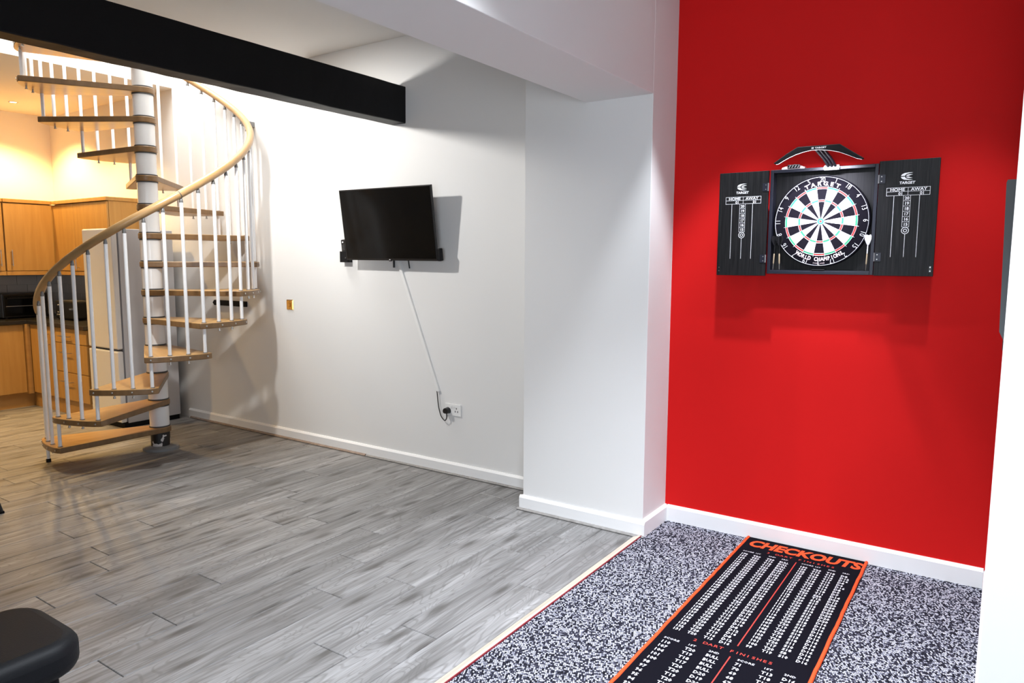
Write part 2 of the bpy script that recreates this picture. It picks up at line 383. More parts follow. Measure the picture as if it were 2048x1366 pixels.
struct(MB().box(-8.3, rx0, OY0-.1, W+.15, UP, UP+.1).box(rx1, OX1+.1, OY0-.1, W+.15, UP, UP+.1).box(rx0, rx1, OY0-.1, ry0, UP, UP+.1).box(rx0, rx1, ry1, W+.15, UP, UP+.1).build('ceiling_upper', M['ceil']))
struct(MB().box(rx0, rx1, ry0, ry0+.05, UP+.02, UP+.08).box(rx0, rx1, ry1-.05, ry1, UP+.02, UP+.08).box(rx0, rx0+.05, ry0, ry1, UP+.02, UP+.08).box(rx1-.05, rx1, ry0, ry1, UP+.02, UP+.08).build('window_2', M['gloss']))

# skirting boards (chamfered top) and floor beads
def skirt(name, axis, a0, a1, face, sgn, h, t=.018, label=None):
    prof = [(0, 0), (t, 0), (t, h-.014), (t*.45, h), (0, h)]
    if axis == 'x': f = lambda a: (lambda d, z: (a, face+sgn*d, z))
    else: f = lambda a: (lambda d, z: (face+sgn*d, a, z))
    return struct(MB().prism(prof, f(a0), f(a1)).build(name, M['gloss']), label)
skirt('baseboard_back', 'x', -6.48, XP0-.0185, W, -1, .088, label='white skirting board under the television wall')
skirt('baseboard_red', 'x', XP1+.0185, XA-.0185, W, -1, .103, label='white skirting board under the red wall')
skirt('baseboard_pier_front', 'x', XP0-.018, XP1+.018, YP, -1, .09)
skirt('baseboard_pier_left', 'y', YP+.0005, W, XP0, -1, .09)
skirt('baseboard_pier_right', 'y', YP+.0005, W, XP1, 1, .103)
skirt('baseboard_right', 'y', 2.08, W, XA, -1, .103)
def bead(name, a0, a1, face, mat, t=.016, h=.014, label=None):
    prof = [(0, .003), (t, .003), (t, h*.45), (t*.6, h*.9), (0, h)]
    return struct(MB().prism(prof, lambda d, z: (a0, face-d, z), lambda d, z: (a1, face-d, z)).build(name, mat), label)
bead('trim_3', -6.44, -4.06, W-.018, M['beadbrown'], .017, .017, 'brown floor bead along the skirting')
bead('trim_4', -4.055, XP0-.018, W-.018, M['bead'], .014, .014, 'grey floor bead along the skirting')
bead('trim_5', XP0-.03, XP1+.015, YP-.018, M['bead'], .016, .014, 'grey floor bead round the pier foot')

# ------------------------------------------------------------------ black timber beam
XB, WB, ZB0, ZB1 = -3.614, .1385, 2.4986, 2.7553
bm_ = MB(); nseg = 40; vs = []; fs = []
rb = random.Random(5)
for i in range(nseg+1):
    y = YF + (W+.02-YF)*i/nseg
    j = lambda: rb.uniform(-.0025, .0025)
    vs += [(XB-WB+j(), y, ZB0+j()), (XB+j(), y, ZB0+j()), (XB+j(), y, ZB1+j()), (XB-WB+j(), y, ZB1+j())]
for i in range(nseg):
    for k in range(4):
        a, b = i*4+k, i*4+(k+1) % 4; fs.append((a, b, b+4, a+4))
fs += [(3, 2, 1, 0), tuple(nseg*4+k for k in range(4))]
tag(bm_.add(vs, fs).build('ceiling_beam', M['blackwood'], bevel=.006), 'black painted timber beam crossing below the ceiling into the white wall', 'beam')

# ------------------------------------------------------------------ spiral staircase
SX, SY, SR, T0, DA, Z1, RISE = -5.58775, 3.12681, .77105, 4.29272, .159416, .184879, .2208
NT = 15
st = thing('spiral_staircase', 'spiral staircase with beech treads, white balusters and a curved wooden handrail', 'staircase', (SX, SY, 0))
RH, RO, AH = .084, .806, 1.5*DA+.052
def tread_poly():
    pts = []
    n = 9
    for i in range(n+1):
        a = -AH+2*AH*i/n
        r = RO if 0 < i < n else RO-.012
        pts.append((r*math.cos(a), r*math.sin(a)))
    d = RO-.012; tg = AH+math.acos(RH/d)
    m = 10
    for i in range(m+1):
        a = tg+(2*PI-2*tg)*i/m
        pts.append((RH*math.cos(a), RH*math.sin(a)))
    return pts
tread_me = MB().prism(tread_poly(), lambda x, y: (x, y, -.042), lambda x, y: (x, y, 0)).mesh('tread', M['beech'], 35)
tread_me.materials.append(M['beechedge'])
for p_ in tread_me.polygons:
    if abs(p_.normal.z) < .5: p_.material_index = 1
screw_me = MB().lathe([(.0065, 0), (.0065, .003), (.004, .0045)], 10).mesh('screw', M['steel'], 40)
stub_me = MB().lathe([(.0095, -.024), (.0095, -.016), (.006, -.016), (.006, 0)], 10).mesh('bolt', M['steel'], 40)
ferrule_me = MB().lathe([(.0175, 0), (.0175, .004), (.013, .006)], 12).mesh('ferrule', M['greymetal'], 40)
for i in range(NT):
    mid = T0+DA*(3*i+1.5)
    t = link('tread', tread_me, st, (0, 0, Z1+RISE*i), mid); 
    mo = t.modifiers.new('bevel', 'BEVEL'); mo.width = .005; mo.segments = 2; mo.limit_method = 'ANGLE'; mo.angle_limit = math.radians(50)
    for k in range(4):
        a = (k-1.5)*DA
        s = link('screw', screw_me, t, (RO*math.cos(a)+.0005, RO*math.sin(a), -.021)); s.rotation_euler = (0, PI/2, a)
        link('ferrule', ferrule_me, t, (SR*math.cos(a), SR*math.sin(a), 0))
        if k in (1, 2): link('bolt', stub_me, t, (SR*math.cos(a), SR*math.sin(a), -.042))
spacer_me = MB().lathe([(.073, 0), (.0735, .09), (.073, RISE-.042)], 32).mesh('column_sleeve', M['spacer'], 40)
ring_me = MB().lathe([(.078, 0), (.078, .009), (.074, .0105)], 32).mesh('rubber_ring', M['rubber'], 40)
for i in range(NT):
    s = link('column_sleeve', spacer_me, st, (0, 0, Z1+RISE*i))
    link('rubber_ring', ring_me, s, (0, 0, 0)); 
    if i < NT-1: link('rubber_ring', ring_me, s, (0, 0, RISE-.042-.0106))
MB().lathe([(.135, 0), (.135, .020), (.122, .030), (.080, .032)], 40).build('base_plate', M['baseplate'], st, 40)
MB().lathe([(.072, .030), (.072, Z1-.043)], 32).build('base_sleeve', M['peel'], st, 40)['label'] = 'black column foot with peeling white paint'
def helix(m): return (SR*math.cos(T0+DA*m), SR*math.sin(T0+DA*m), Z1+RISE*m/3)
def bal_mesh(z0, z1): return MB().lathe([(.0125, z0), (.0125, z1)], 12).mesh('baluster', M['whitemetal'], 40)
# lengths repeat every third baluster: shared ones stand on the tread below
con_me = MB().lathe([(.0105, .0), (.014, .006), (.011, .022), (.008, .036), (.012, .040), (.012, .046)], 12).mesh('connector', M['greymetal'], 40)
foot_me = MB().lathe([(.017, 0), (.017, .022), (.013, .026)], 12).mesh('foot', M['blackmatt'], 40)
bal_cache = {}
NB = 3*NT
for m in range(NB):
    x, y, zh = helix(m); i = m//3; zt = Z1+RISE*i; top = zh+.932
    zb = zt if m % 3 else (Z1+RISE*(i-1) if i > 0 else .02)
    key = (round(zb-zh, 4), m == 0)
    if key not in bal_cache: bal_cache[key] = bal_mesh(zb-zh, .932)
    b = link('baluster', bal_cache[key], st, (x, y, zh))
    c = link('connector', con_me, b, (0, 0, .930))
    if m == 0: link('foot', foot_me, b, (0, 0, -zh))
rail_pts = []
for k in range(0, int((NB-.2+.55)*4)):
    m = -.55+k/4; x, y, z = helix(m); rail_pts.append((x, y, z+.995))
MB().tube(rail_pts, .0285, 14).build('handrail', M['rail'], st, 50)
x, y, z = helix(10.9); x2, y2, z2 = helix(10.94)
MB().tube([(x, y, z+.995), (x2, y2, z2+.995)], .0292, 14).build('rail_joint', M['rubber'], st, 50)
x, y, z = helix(20.4)
MB().box(x-.024, x+.024, y-.018, W-SY, 2.66-.02, 2.66+.02).build('wall_bracket', M['greymetal'], st)

# ------------------------------------------------------------------ kitchen
splash = struct(MB().box(XE, XE+.004, 2.2, W, .94, 1.37).box(XE, -7.05, W-.004, W, .94, 1.37).build('splashback', M['grout']), 'pale grey brick tiles above the worktop')
tw, thh = .2, .1
tile_c = {}
def tile(axis, a0, a1, z0, z1):
    key = (axis, round(a1-a0, 3), round(z1-z0, 3))
    if key not in tile_c:
        hx, hz = (a1-a0)/2-.002, (z1-z0)/2-.002
        mb = MB()
        if axis == 'x': mb.box(-hx, hx, -.007, 0, -hz, hz)
        else: mb.box(0, .007, -hx, hx, -hz, hz)
        tile_c[key] = mb.mesh('tile', M['tile'])
    c = ((a0+a1)/2, W-.004, (z0+z1)/2) if axis == 'x' else (XE+.004, (a0+a1)/2, (z0+z1)/2)
    link('tile', tile_c[key], splash, c)
for r in range(4):
    z0 = .94+r*thh; off = tw/2 if r % 2 else 0
    a = 2.2-off
    while a < W-.02:
        if min(a+tw, W-.012)-max(a, 2.2) > .02: tile('y', max(a, 2.2), min(a+tw, W-.012), z0, z0+thh)
        a += tw
    a = XE+.012-off
    while a < -7.06:
        if min(a+tw, -7.05)-max(a, XE+.012) > .02: tile('x', max(a, XE+.012), min(a+tw, -7.05), z0, z0+thh)
        a += tw

def bar_handle(name, p0, p1, out, parent):
    """round bar pull between p0 and p1 standing off by vector out"""
    p0, p1, out = Vector(p0), Vector(p1), Vector(out); d = (p1-p0).normalized()*.018
    mb = MB().tube([p0+out, p1+out], .005, 8)
    mb.tube([p0+d, p0+d+out], .004, 6); mb.tube([p1-d, p1-d+out], .004, 6)
    return mb.build(name, M['steel'], parent, 50)
UX, UY = -8.30, 3.607      # front planes of the wall units
UZ0, UZ1 = 1.40, 2.085
def wall_unit_end(y0, y1, label, hy):
    t = thing('wall_cabinet', label, 'cabinet', (XE, (y0+y1)/2, UZ0))
    def P(b): return (b[0]-XE, b[1]-XE, b[2]-(y0+y1)/2, b[3]-(y0+y1)/2, b[4]-UZ0, b[5]-UZ0)
    yb = min(y1, UY)
    box('body', P((XE+.001, UX-.02, y0+.001, y1-.001, UZ0, UZ1)), M['kitchen'], t)
    d = box('door', P((UX-.018, UX, y0+.003, yb-.006, UZ0+.004, UZ1-.006)), M['kitchen'], t, bevel=.002)
    bar_handle('handle', (UX-XE, hy-(y0+y1)/2, 1.45-UZ0), (UX-XE, hy-(y0+y1)/2, 1.615-UZ0), (.03, 0, 0), d)
    box('cornice', P((XE+.001, UX+.012, y0, yb-.001, UZ1+.002, UZ1+.038)), M['kitchen'], t, bevel=.003)
    box('pelmet', P((UX-.03, UX-.002, y0, yb-.001, UZ0-.040, UZ0-.001)), M['kitchen'], t)
wall_unit_end(3.152, W-.013, 'beech wall cabinet in the kitchen corner with one door and bar handle', 3.20)
wall_unit_end(2.65, 3.148, 'beech wall cabinet cut by the left picture edge', 3.10)
# two-door wall unit beside the fridge
X0, X1 = UX+.004, -7.185
t = thing('wall_cabinet', 'wide beech wall cabinet above the fridge with two doors', 'cabinet', ((X0+X1)/2, W, UZ0))
cxm = (X0+X1)/2
def P(b): return (b[0]-cxm, b[1]-cxm, b[2]-W, b[3]-W, b[4]-UZ0, b[5]-UZ0)
box('body', P((X0+.001, X1, UY+.02, W-.013, UZ0, UZ1)), M['kitchen'], t)
xm = -7.845
for a, b, hx in ((X0+.002, xm-.002, xm-.055), (xm+.002, X1-.003, xm+.05)):
    d = box('door', P((a, b, UY, UY+.018, UZ0+.004, UZ1-.006)), M['kitchen'], t, bevel=.002)
    bar_handle('handle', (hx-cxm, UY-W, 1.42-UZ0), (hx-cxm, UY-W, 1.585-UZ0), (0, -.03, 0), d)
box('cornice', P((X0+.013, X1+.012, UY-.012, W-.013, UZ1+.002, UZ1+.038)), M['kitchen'], t, bevel=.003)
box('pelmet', P((X0, X1, UY+.002, UY+.03, UZ0-.040, UZ0-.001)), M['kitchen'], t)

BX, BY, BZ = -8.28, 3.30, .862
def base_end(y0, y1, label, hy):
    t = thing('base_cabinet', label, 'cabinet', (XE, (y0+y1)/2, 0)); ym = (y0+y1)/2
    def P(b): return (b[0]-XE, b[1]-XE, b[2]-ym, b[3]-ym, b[4], b[5])
    box('body', P((XE+.002, BX-.02, y0, y1, .14, BZ)), M['kitchen'], t)
    d = box('door', P((BX-.018, BX, y0+.003, min(y1, BY-.05), .155, BZ-.006)), M['kitchen'], t, bevel=.002)
    if hy: bar_handle('handle', (BX-XE, hy-ym, .66), (BX-XE, hy-ym, .80), (.03, 0, 0), d)
    box('plinth', P((BX-.06, BX-.04, y0, min(y1, BY+.03), .0, .138)), M['plinth'], t)
    return t
t = base_end(2.62, W-.013, 'beech base cabinet with a plain door in the kitchen corner', None)
box('corner_post', (BX-XE-.03, BX-XE+.03, BY-(2.62+W-.013)/2-.045, BY-(2.62+W-.013)/2-.002, .14, BZ), M['plinth'], t)
base_end(2.0, 2.615, 'beech base cabinet left of the picture edge', 2.55)
# door unit and drawer unit facing the room
def base_unit(x0, x1, label):
    xm = (x0+x1)/2; t = thing('base_cabinet', label, 'cabinet', (xm, W, 0))
    box('body', (x0-xm, x1-xm, BY+.02-W, -.013, .14, BZ), M['kitchen'], t)
    box('plinth', ((BX-.039 if x0 < -8 else x0)-xm, x1-xm, BY+.03-W, BY+.05-W, 0, .138), M['plinth'], t)
    return t, xm
t, xm = base_unit(BX+.032, -7.712, 'narrow beech base cabinet with a tall bar handle left of the drawers')
d = box('door', (BX+.035-xm, -7.715-xm, BY-W, BY+.018-W, .155, BZ-.006), M['kitchen'], t, bevel=.002)
bar_handle('handle', (-7.83-xm, BY-W, .66), (-7.83-xm, BY-W, .80), (0, -.03, 0), d)
t, xm = base_unit(-7.710, -7.085, 'beech drawer cabinet with three drawers and bar handles beside the fridge')
for z0, z1, hz in ((.716, .856, .782), (.430, .710, .622), (.155, .424, .338)):
    d = box('drawer', (-7.707-xm, -7.088-xm, BY-W, BY+.018-W, z0, z1), M['kitchen'], t, bevel=.002)
    bar_handle('handle', (-7.59-xm, BY-W, hz), (-7.37-xm, BY-W, hz), (0, -.03, 0), d)
# worktop, L-shaped
wt = MB().prism([(XE+.012, 2.0), (BX+.03, 2.0), (BX+.03, BY-.03), (-7.06, BY-.03), (-7.06, W-.012), (XE+.012, W-.012)], lambda x, y: (x, y, BZ+.001), lambda x, y: (x, y, .902))
tag(wt.build('worktop', M['worktop'], bevel=.004), 'glossy black kitchen worktop turning the corner', 'worktop')

# fridge freezer
FX0, FX1, FY0, FY1 = -7.02, -6.495, 3.285, 3.85
fx = (FX0+FX1)/2
t = thing('fridge_freezer', 'tall white fridge freezer with silver grey side behind the staircase', 'fridge', (fx, FY1, 0))
box('body', (FX0-fx, FX1-fx, FY0+.062-FY1, 0, .045, 1.795), M['fridgeside'], t, bevel=.006)
for z0, z1 in ((.055, .705), (.722, 1.797)):
    box('door', (FX0-fx, FX1-fx, FY0-FY1, FY0+.05-FY1, z0, z1), M['fridge'], t, bevel=.012)
box('gasket', (FX0+.012-fx, FX1-.010-fx, FY0+.05-FY1, FY0+.062-FY1, .06, 1.79), M['gasket'], t)
box('plinth', (FX0+.01-fx, FX1-.01-fx, FY0+.03-FY1, -.01, .0, .045), M['blackmatt'], t)
box('hinge', (FX1-.05-fx, FX1-.004-fx, FY0+.005-FY1, FY0+.06-FY1, .045, .056), M['blackmatt'], t)

# mini oven and toaster on the worktop
oy0, oy1, oxf = 3.17, 3.60, -8.52
ym = (oy0+oy1)/2
t = thing('mini_oven', 'black mini oven with two steel knobs in the worktop corner', 'oven', (oxf-.16, ym, .902))
box('body', (-.16, .15, oy0-ym, oy1-ym, .012, .262), M['black'], t, bevel=.006)
d = box('door', (.15, .164, oy0+.012-ym, oy1-.10-ym, .03, .245), M['screen'], t, bevel=.003)
MB().tube([(.185, oy0+.04-ym, .215), (.185, oy1-.13-ym, .215)], .006, 8).tube([(.16, oy0+.06-ym, .215), (.185, oy0+.06-ym, .215)], .005, 6).tube([(.16, oy1-.15-ym, .215), (.185, oy1-.15-ym, .215)], .005, 6).build('handle', M['black'], d, 50)
MB().box(.163, .1655, oy0+.03-ym, oy1-.13-ym, .128, .134).build('shelf_line', M['steel'], d)
for z in (.175, .095):
    k = MB().lathe([(.021, 0), (.021, .014), (.017, .018)], 18); k.v = [(.15+z_, y_+oy1-.052-ym, x_+z) for x_, y_, z_ in k.v]
    k.build('knob', M['steel'], t, 40)
for sx_ in (-.14, .12):
    for sy_ in (oy0+.03-ym, oy1-.05-ym): box('foot', (sx_, sx_+.02, sy_, sy_+.02, 0, .013), M['blackmatt'], t)
t = thing('toaster', 'black toaster with chrome buttons on the worktop next to the fridge', 'toaster', (-7.93, 3.60, .902))
box('body', (-.21, .21, -.10, .10, .012, .195), M['black'], t, bevel=.018)
box('slot', (-.16, .16, -.045, -.02, .194, .1965), M['steel'], t); box('slot', (-.16, .16, .02, .045, .194, .1965), M['steel'], t)
for bx_, bz_ in ((-.16, .05), (-.12, .05), (-.14, .075), (-.09, .06), (-.13, .15), (-.05, .055)):
    k = MB().lathe([(.009, 0), (.008, .006)], 10); k.v = [(x_+bx_, -.10-z_, y_+bz_) for x_, y_, z_ in k.v]; k.build('button', M['chrome'], t, 40)
box('lever', (.13, .17, -.115, -.10, .11, .125), M['chrome'], t)
for sx_ in (-.18, .15):
    for sy_ in (-.08, .05): box('foot', (sx_, sx_+.03, sy_, sy_+.03, 0, .013), M['blackmatt'], t)

# ------------------------------------------------------------------ recessed downlights
def downlight(x, y, z, label, power, color, glow, angle, blend=.35, aim=None, r=.03, group='recessed ceiling downlights'):
    t = thing('ceiling_downlight', label, 'light', (x, y, z), group=group)
    MB().lathe([(.045, -.001), (.045, -.004), (.034, -.007), (.030, -.001)], 24).build('bezel', M['chrome'], t, 40)
    MB().lathe([(.029, -.0005), (.029, -.0025)], 20).build('lens', glow, t)
    l = bpy.data.lights.new('lamp', 'SPOT'); l.energy = power; l.color = color; l.spot_size = math.radians(angle); l.spot_blend = blend; l.shadow_soft_size = r
    o = bpy.data.objects.new('lamp', l); COL.objects.link(o); o.parent = t; o.location = (0, 0, -.03)
    d = Vector(aim)-Vector((x, y, z)) if aim else Vector((0, 0, -1))
    o.rotation_euler = d.to_track_quat('-Z', 'Y').to_euler()
    return t
WARM = (1.0, .63, .23)
downlight(-8.41, 3.36, CE, 'lit downlight in the kitchen ceiling at the far left', 165, WARM, M['spotglow'], 128, .6, group=None)
for (x, y, lab) in ((-7.45, 3.25, 'hidden kitchen downlight above the fridge'), (-8.3, 2.0, 'kitchen downlight out of view above the end cabinets'), (-7.3, 1.9, 'kitchen downlight out of view in mid kitchen'), (-7.6, .5, 'kitchen downlight out of view towards the window')):
    downlight(x, y, CE, lab, 110 if y > 3 else 120, WARM, M['spotglow'], 124 if y > 3 else 100, .6, group=None)
NEUT = (1.0, .95, .88)
sl = thing('beam_spotlight', 'spotlight on an arm behind the black beam, aimed at the white wall', 'light', (XB-WB, 2.44, 2.665))
MB().tube([(0, 0, .02), (-.44, 0, .02)], .010, 10).build('arm', M['black'], sl, 50)
box('mount', (-.012, -.001, -.035, .035, -.03, .07), M['black'], sl)
hdm = MB().lathe([(.048, -.012), (.050, .0), (.046, .05), (.020, .075)], 20); hdm.v = [(x_-.505, y_, z_+.010) for x_, y_, z_ in hdm.v]
hdm.build('lamp_head', M['black'], sl, 40)
MB().lathe([(.042, -.006), (.042, -.004)], 20, (-.505, 0, .010)).build('lens', M['spotglowc'], sl)
l = bpy.data.lights.new('lamp', 'SPOT'); l.energy = 94; l.color = (1.0, .975, .935); l.spot_size = math.radians(128); l.spot_blend = .5; l.shadow_soft_size = .045
o = bpy.data.objects.new('lamp', l); COL.objects.link(o); o.parent = sl; o.location = (-.505, 0, -.05)
o.rotation_euler = Vector((.10, .72, -.69)).to_track_quat('-Z', 'Y').to_euler()
COOL = (.86, .92, 1.0)
downlight(-1.14, 3.42, CE, 'alcove downlight left of the dartboard', 165, COOL, M['spotglowc'], 57, .45, group=None)
downlight(-.22, 3.40, CE, 'alcove downlight right of the dartboard', 70, COOL, M['spotglowc'], 60, .45, group=None)
downlight(-1.0, 1.85, CE, 'alcove downlight over the darts mat', 560, COOL, M['spotglowc'], 96, .9, group=None, r=.10)
downlight(-.35, .9, CE, 'alcove downlight above the throwing line', 150, COOL, M['spotglowc'], 124, .85, group=None, r=.15)
downlight(1.1, .4, CE, 'unseen downlight added to brighten the white wall end on the right', 110, COOL, M['spotglowc'], 120, .6, group=None)  # unseen lamp, added to brighten the near wall end

# ------------------------------------------------------------------ television and wall fittings
def rot_frame(o, ex, ey, ez, loc):
    o.matrix_world = Matrix(((ex.x, ey.x, ez.x, loc[0]), (ex.y, ey.y, ez.y, loc[1]), (ex.z, ey.z, ez.z, loc[2]), (0, 0, 0, 1)))
tvw, tvh = .90, .5175
tilt, tyaw, troll = .134, -.007, -.005
ex = Vector((math.cos(tyaw), math.sin(tyaw), 0)); nn = Vector((math.sin(tyaw), -math.cos(tyaw), 0))
up = Vector((0, 0, 1))*math.cos(tilt)+nn*math.sin(tilt)
e2 = ex*math.cos(troll)+up*math.sin(troll); u2 = -ex*math.sin(troll)+up*math.cos(troll); n2 = e2.cross(u2)
t = thing('television', 'flat black television tilted down on the white wall', 'television')
TVC = (-3.688, 3.800, 1.783)
rot_frame(t, e2, u2, n2, TVC)          # local x right, y up, z out of the screen
box('casing', (-tvw/2, tvw/2, -tvh/2, tvh/2, -.018, -.001), M['black'], t, bevel=.003)
box('rear_housing', (-tvw*.36, tvw*.36, -tvh*.42, tvh*.12, -.052, -.018), M['blackmatt'], t, bevel=.008)
box('screen', (-tvw/2+.009, tvw/2-.009, -tvh/2+.016, tvh/2-.009, -.001, .0008), M['screen'], t)
box('standby_light', (-.006, .006, -tvh/2+.004, -tvh/2+.009, -.001, .0008), M['print'], t)
box('sensor', (-.012, .012, -tvh/2-.006, -tvh/2+.002, -.012, -.002), M['black'], t, bevel=.002)
box('speaker_corner', (tvw/2-.004, tvw/2+.024, -tvh/2-.002, -tvh/2+.085, -.04, -.004), M['blackmatt'], t, bevel=.006)
br = thing('television_bracket', 'black tilting bracket holding the television to the wall', 'bracket', (-3.70, W, 1.75))
box('wall_plate', (-.11, .11, -.012, -.001, -.11, .11), M['blackmatt'], br, bevel=.002)
for sx_ in (-.08, .08): box('arm', (sx_-.012, sx_+.012, -.066, -.012, -.10, -.03), M['blackmatt'], br)
# remote in its holder
hd = thing('remote_holder', 'small black wall holder at the lower left of the television', 'holder', (-4.232, W, 1.515))
MB().box(-.045, .045, -.045, -.040, .0, .075).box(-.045, .045, -.006, -.001, .0, .085).box(-.045, -.041, -.045, -.001, .0, .08).box(.041, .045, -.045, -.001, 0, .08).box(-.045, .045, -.045, -.001, -.004, .0).build('cup', M['blackmatt'], hd)
MB().lathe([(.004, 0), (.004, .003)], 10).build('screw', M['steel'], hd)
hd.children[-1].location = (.02, -.046, .03); hd.children[-1].rotation_euler = (PI/2, 0, 0)
rm = thing('remote_control', 'black remote control standing in the holder beside the television', 'remote', (-4.240, W-.025, 1.522))
rm.rotation_euler = (0, math.radians(-6), 0)
box('body', (-.022, .022, -.008, .008, 0, .165), M['black'], rm, bevel=.006)
box('power_button', (-.006, .006, -.0095, -.008, .138, .150), M['print'], rm)
for r_ in range(4):
    for c_ in range(3):
        box('button', (-.014+c_*.011, -.008+c_*.011, -.0095, -.008, .082+r_*.012, .088+r_*.012), M['greymetal'], rm)
# cables under the set
tag(MB().tube([(-3.735, W-.05, 1.60), (-3.738, W-.012, 1.545), (-3.742, W-.008, 1.475)], .008, 8).build('television_cable', M['black'], None, 50), 'short thick black cable hanging under the television', 'cable')
tag(MB().tube([(-3.60, W-.05, 1.60), (-3.598, W-.012, 1.545), (-3.588, W-.008, 1.470)], .005, 8).build('television_cable', M['black'], None, 50), 'short thin black cable hanging under the television', 'cable')
# white trunking
p0, p1 = Vector((-3.712, W, 1.56)), Vector((-3.322, W, .590))
dv = (p1-p0).normalized(); sd = Vector((dv.z, 0, -dv.x)).normalized()*.0125
tr = MB(); tr.add([p0-sd, p0+sd, p1+sd, p1-sd] + [v+Vector((0, -.016, 0)) for v in (p0-sd, p0+sd, p1+sd, p1-sd)], [(0,1,2,3),(7,6,5,4),(0,1,5,4),(1,2,6,5),(2,3,7,6),(3,0,4,7)])
tag(tr.build('cable_trunking', M['whiteplastic'], None, bevel=.002), 'thin white cable trunking slanting down from the television', 'trunking')
sk = thing('double_socket', 'white double wall socket below the television', 'socket', (-3.192, W, .472))
box('plate', (-.073, .073, -.009, -.001, -.043, .043), M['whiteplastic'], sk, bevel=.003)
for hx_, hz_ in ((.034, .012), (.023, -.010), (.045, -.010)):
    box('pin_hole', (hx_-.003, hx_+.003, -.0096, -.009, hz_-.006, hz_+.006), M['black'], sk)
for hx_ in (-.012, .012): box('switch', (hx_-.006, hx_+.006, -.012, -.009, .016, .030), M['whiteplastic'], sk)
pl = thing('plug', 'black mains plug with its lead pushed into the double socket', 'plug', (-3.234, W-.009, .462))
pp = []
for k in range(20):
    a = 2*PI*k/20; x_, z_ = .026*math.cos(a), .026*math.sin(a)
    if z_ < -.016: z_ = -.016-(abs(z_)-.016)*.3
    pp.append((x_, z_))
MB().prism(pp, lambda x, z: (x, 0, z), lambda x, z: (x*.86, -.034, z*.86)).build('body', M['black'], pl, 40)
cp = [Vector(q) for q in ((0, -.018, -.016), (0, -.018, -.050), (-.02, -.014, -.072), (-.055, -.009, -.050), (-.078, -.006, .0), (-.088, -.006, .05), (-.094, -.006, .105), (-.098, -.006, .132))]
def smooth_path(pts, n=6):
    out = []
    for i in range(len(pts)-1):
        a, b, c, d = pts[max(i-1, 0)], pts[i], pts[i+1], pts[min(i+2, len(pts)-1)]
        for k in range(n):
            u = k/n; out.append(.5*((2*b)+(c-a)*u+(2*a-5*b+4*c-d)*u*u+(3*b-a-3*c+d)*u**3))
    return out+[pts[-1]]
MB().tube(smooth_path(cp), .0038, 8).build('lead', M['black'], pl, 50)
sw = thing('brass_plate', 'polished brass switch plate on the white wall beside the staircase', 'switch', (-4.941, W, 1.153))
MB().prism([(-.043, -.043), (.043, -.043), (.043, .043), (-.043, .043)], lambda x, z: (x, -.001, z), lambda x, z: (x*.82, -.009, z*.82)).build('plate', M['brass'], sw)
box('rocker', (-.012, .012, -.014, -.009, -.017, .017), M['brass'], sw, bevel=.003)
for q in (-.028, .028):
    k = MB().lathe([(.004, 0), (.004, .002)], 8); k.v = [(x_, -.009-z_, y_+q) for x_, y_, z_ in k.v]; k.build('screw', M['brass'], sw)
tag(MB().prism([(-6.008, 1.134), (-5.985, 1.112), (-5.52, 1.112), (-5.52, 1.160), (-5.985, 1.160)], lambda x, z: (x, W, z), lambda x, z: (x, W-.022, z)).build('wall_rail', M['blackmatt'], None, bevel=.003), 'black horizontal rail on the wall behind the stair treads', 'wall rail')

# ------------------------------------------------------------------ dartboard cabinet
CX0, CX1, CZ0, CZ1, CYF = -1.033, -.533, 1.470, 1.997, 3.860
cab = thing('dartboard_cabinet', 'black dartboard cabinet with both doors open on the red wall', 'cabinet', ((CX0+CX1)/2, W, CZ0))
cxm = (CX0+CX1)/2
box('back_panel', (CX0-cxm, CX1-cxm, -.018, -.001, 0, CZ1-CZ0), M['cabblack'], cab)
ft = .016
for nm, b in (('side_panel', (CX0, CX0+ft, 0, CZ1-CZ0)), ('side_panel', (CX1-ft, CX1, 0, CZ1-CZ0)), ('top_panel', (CX0+ft, CX1-ft, CZ1-CZ0-ft, CZ1-CZ0)), ('bottom_panel', (CX0+ft, CX1-ft, 0, ft))):
    box(nm, (b[0]-cxm, b[1]-cxm, CYF-W, -.018, b[2], b[3]), M['navy'], cab, bevel=.0015)
box('magnet_catch', (-.03, .03, CYF-W+.004, CYF-W+.03, ft, ft+.010), M['black'], cab)
dart_rail = box('dart_holder', (CX0+ft-cxm, CX1-ft-cxm, CYF-W+.004, CYF-W+.050, ft, ft+.004), M['navy'], cab)
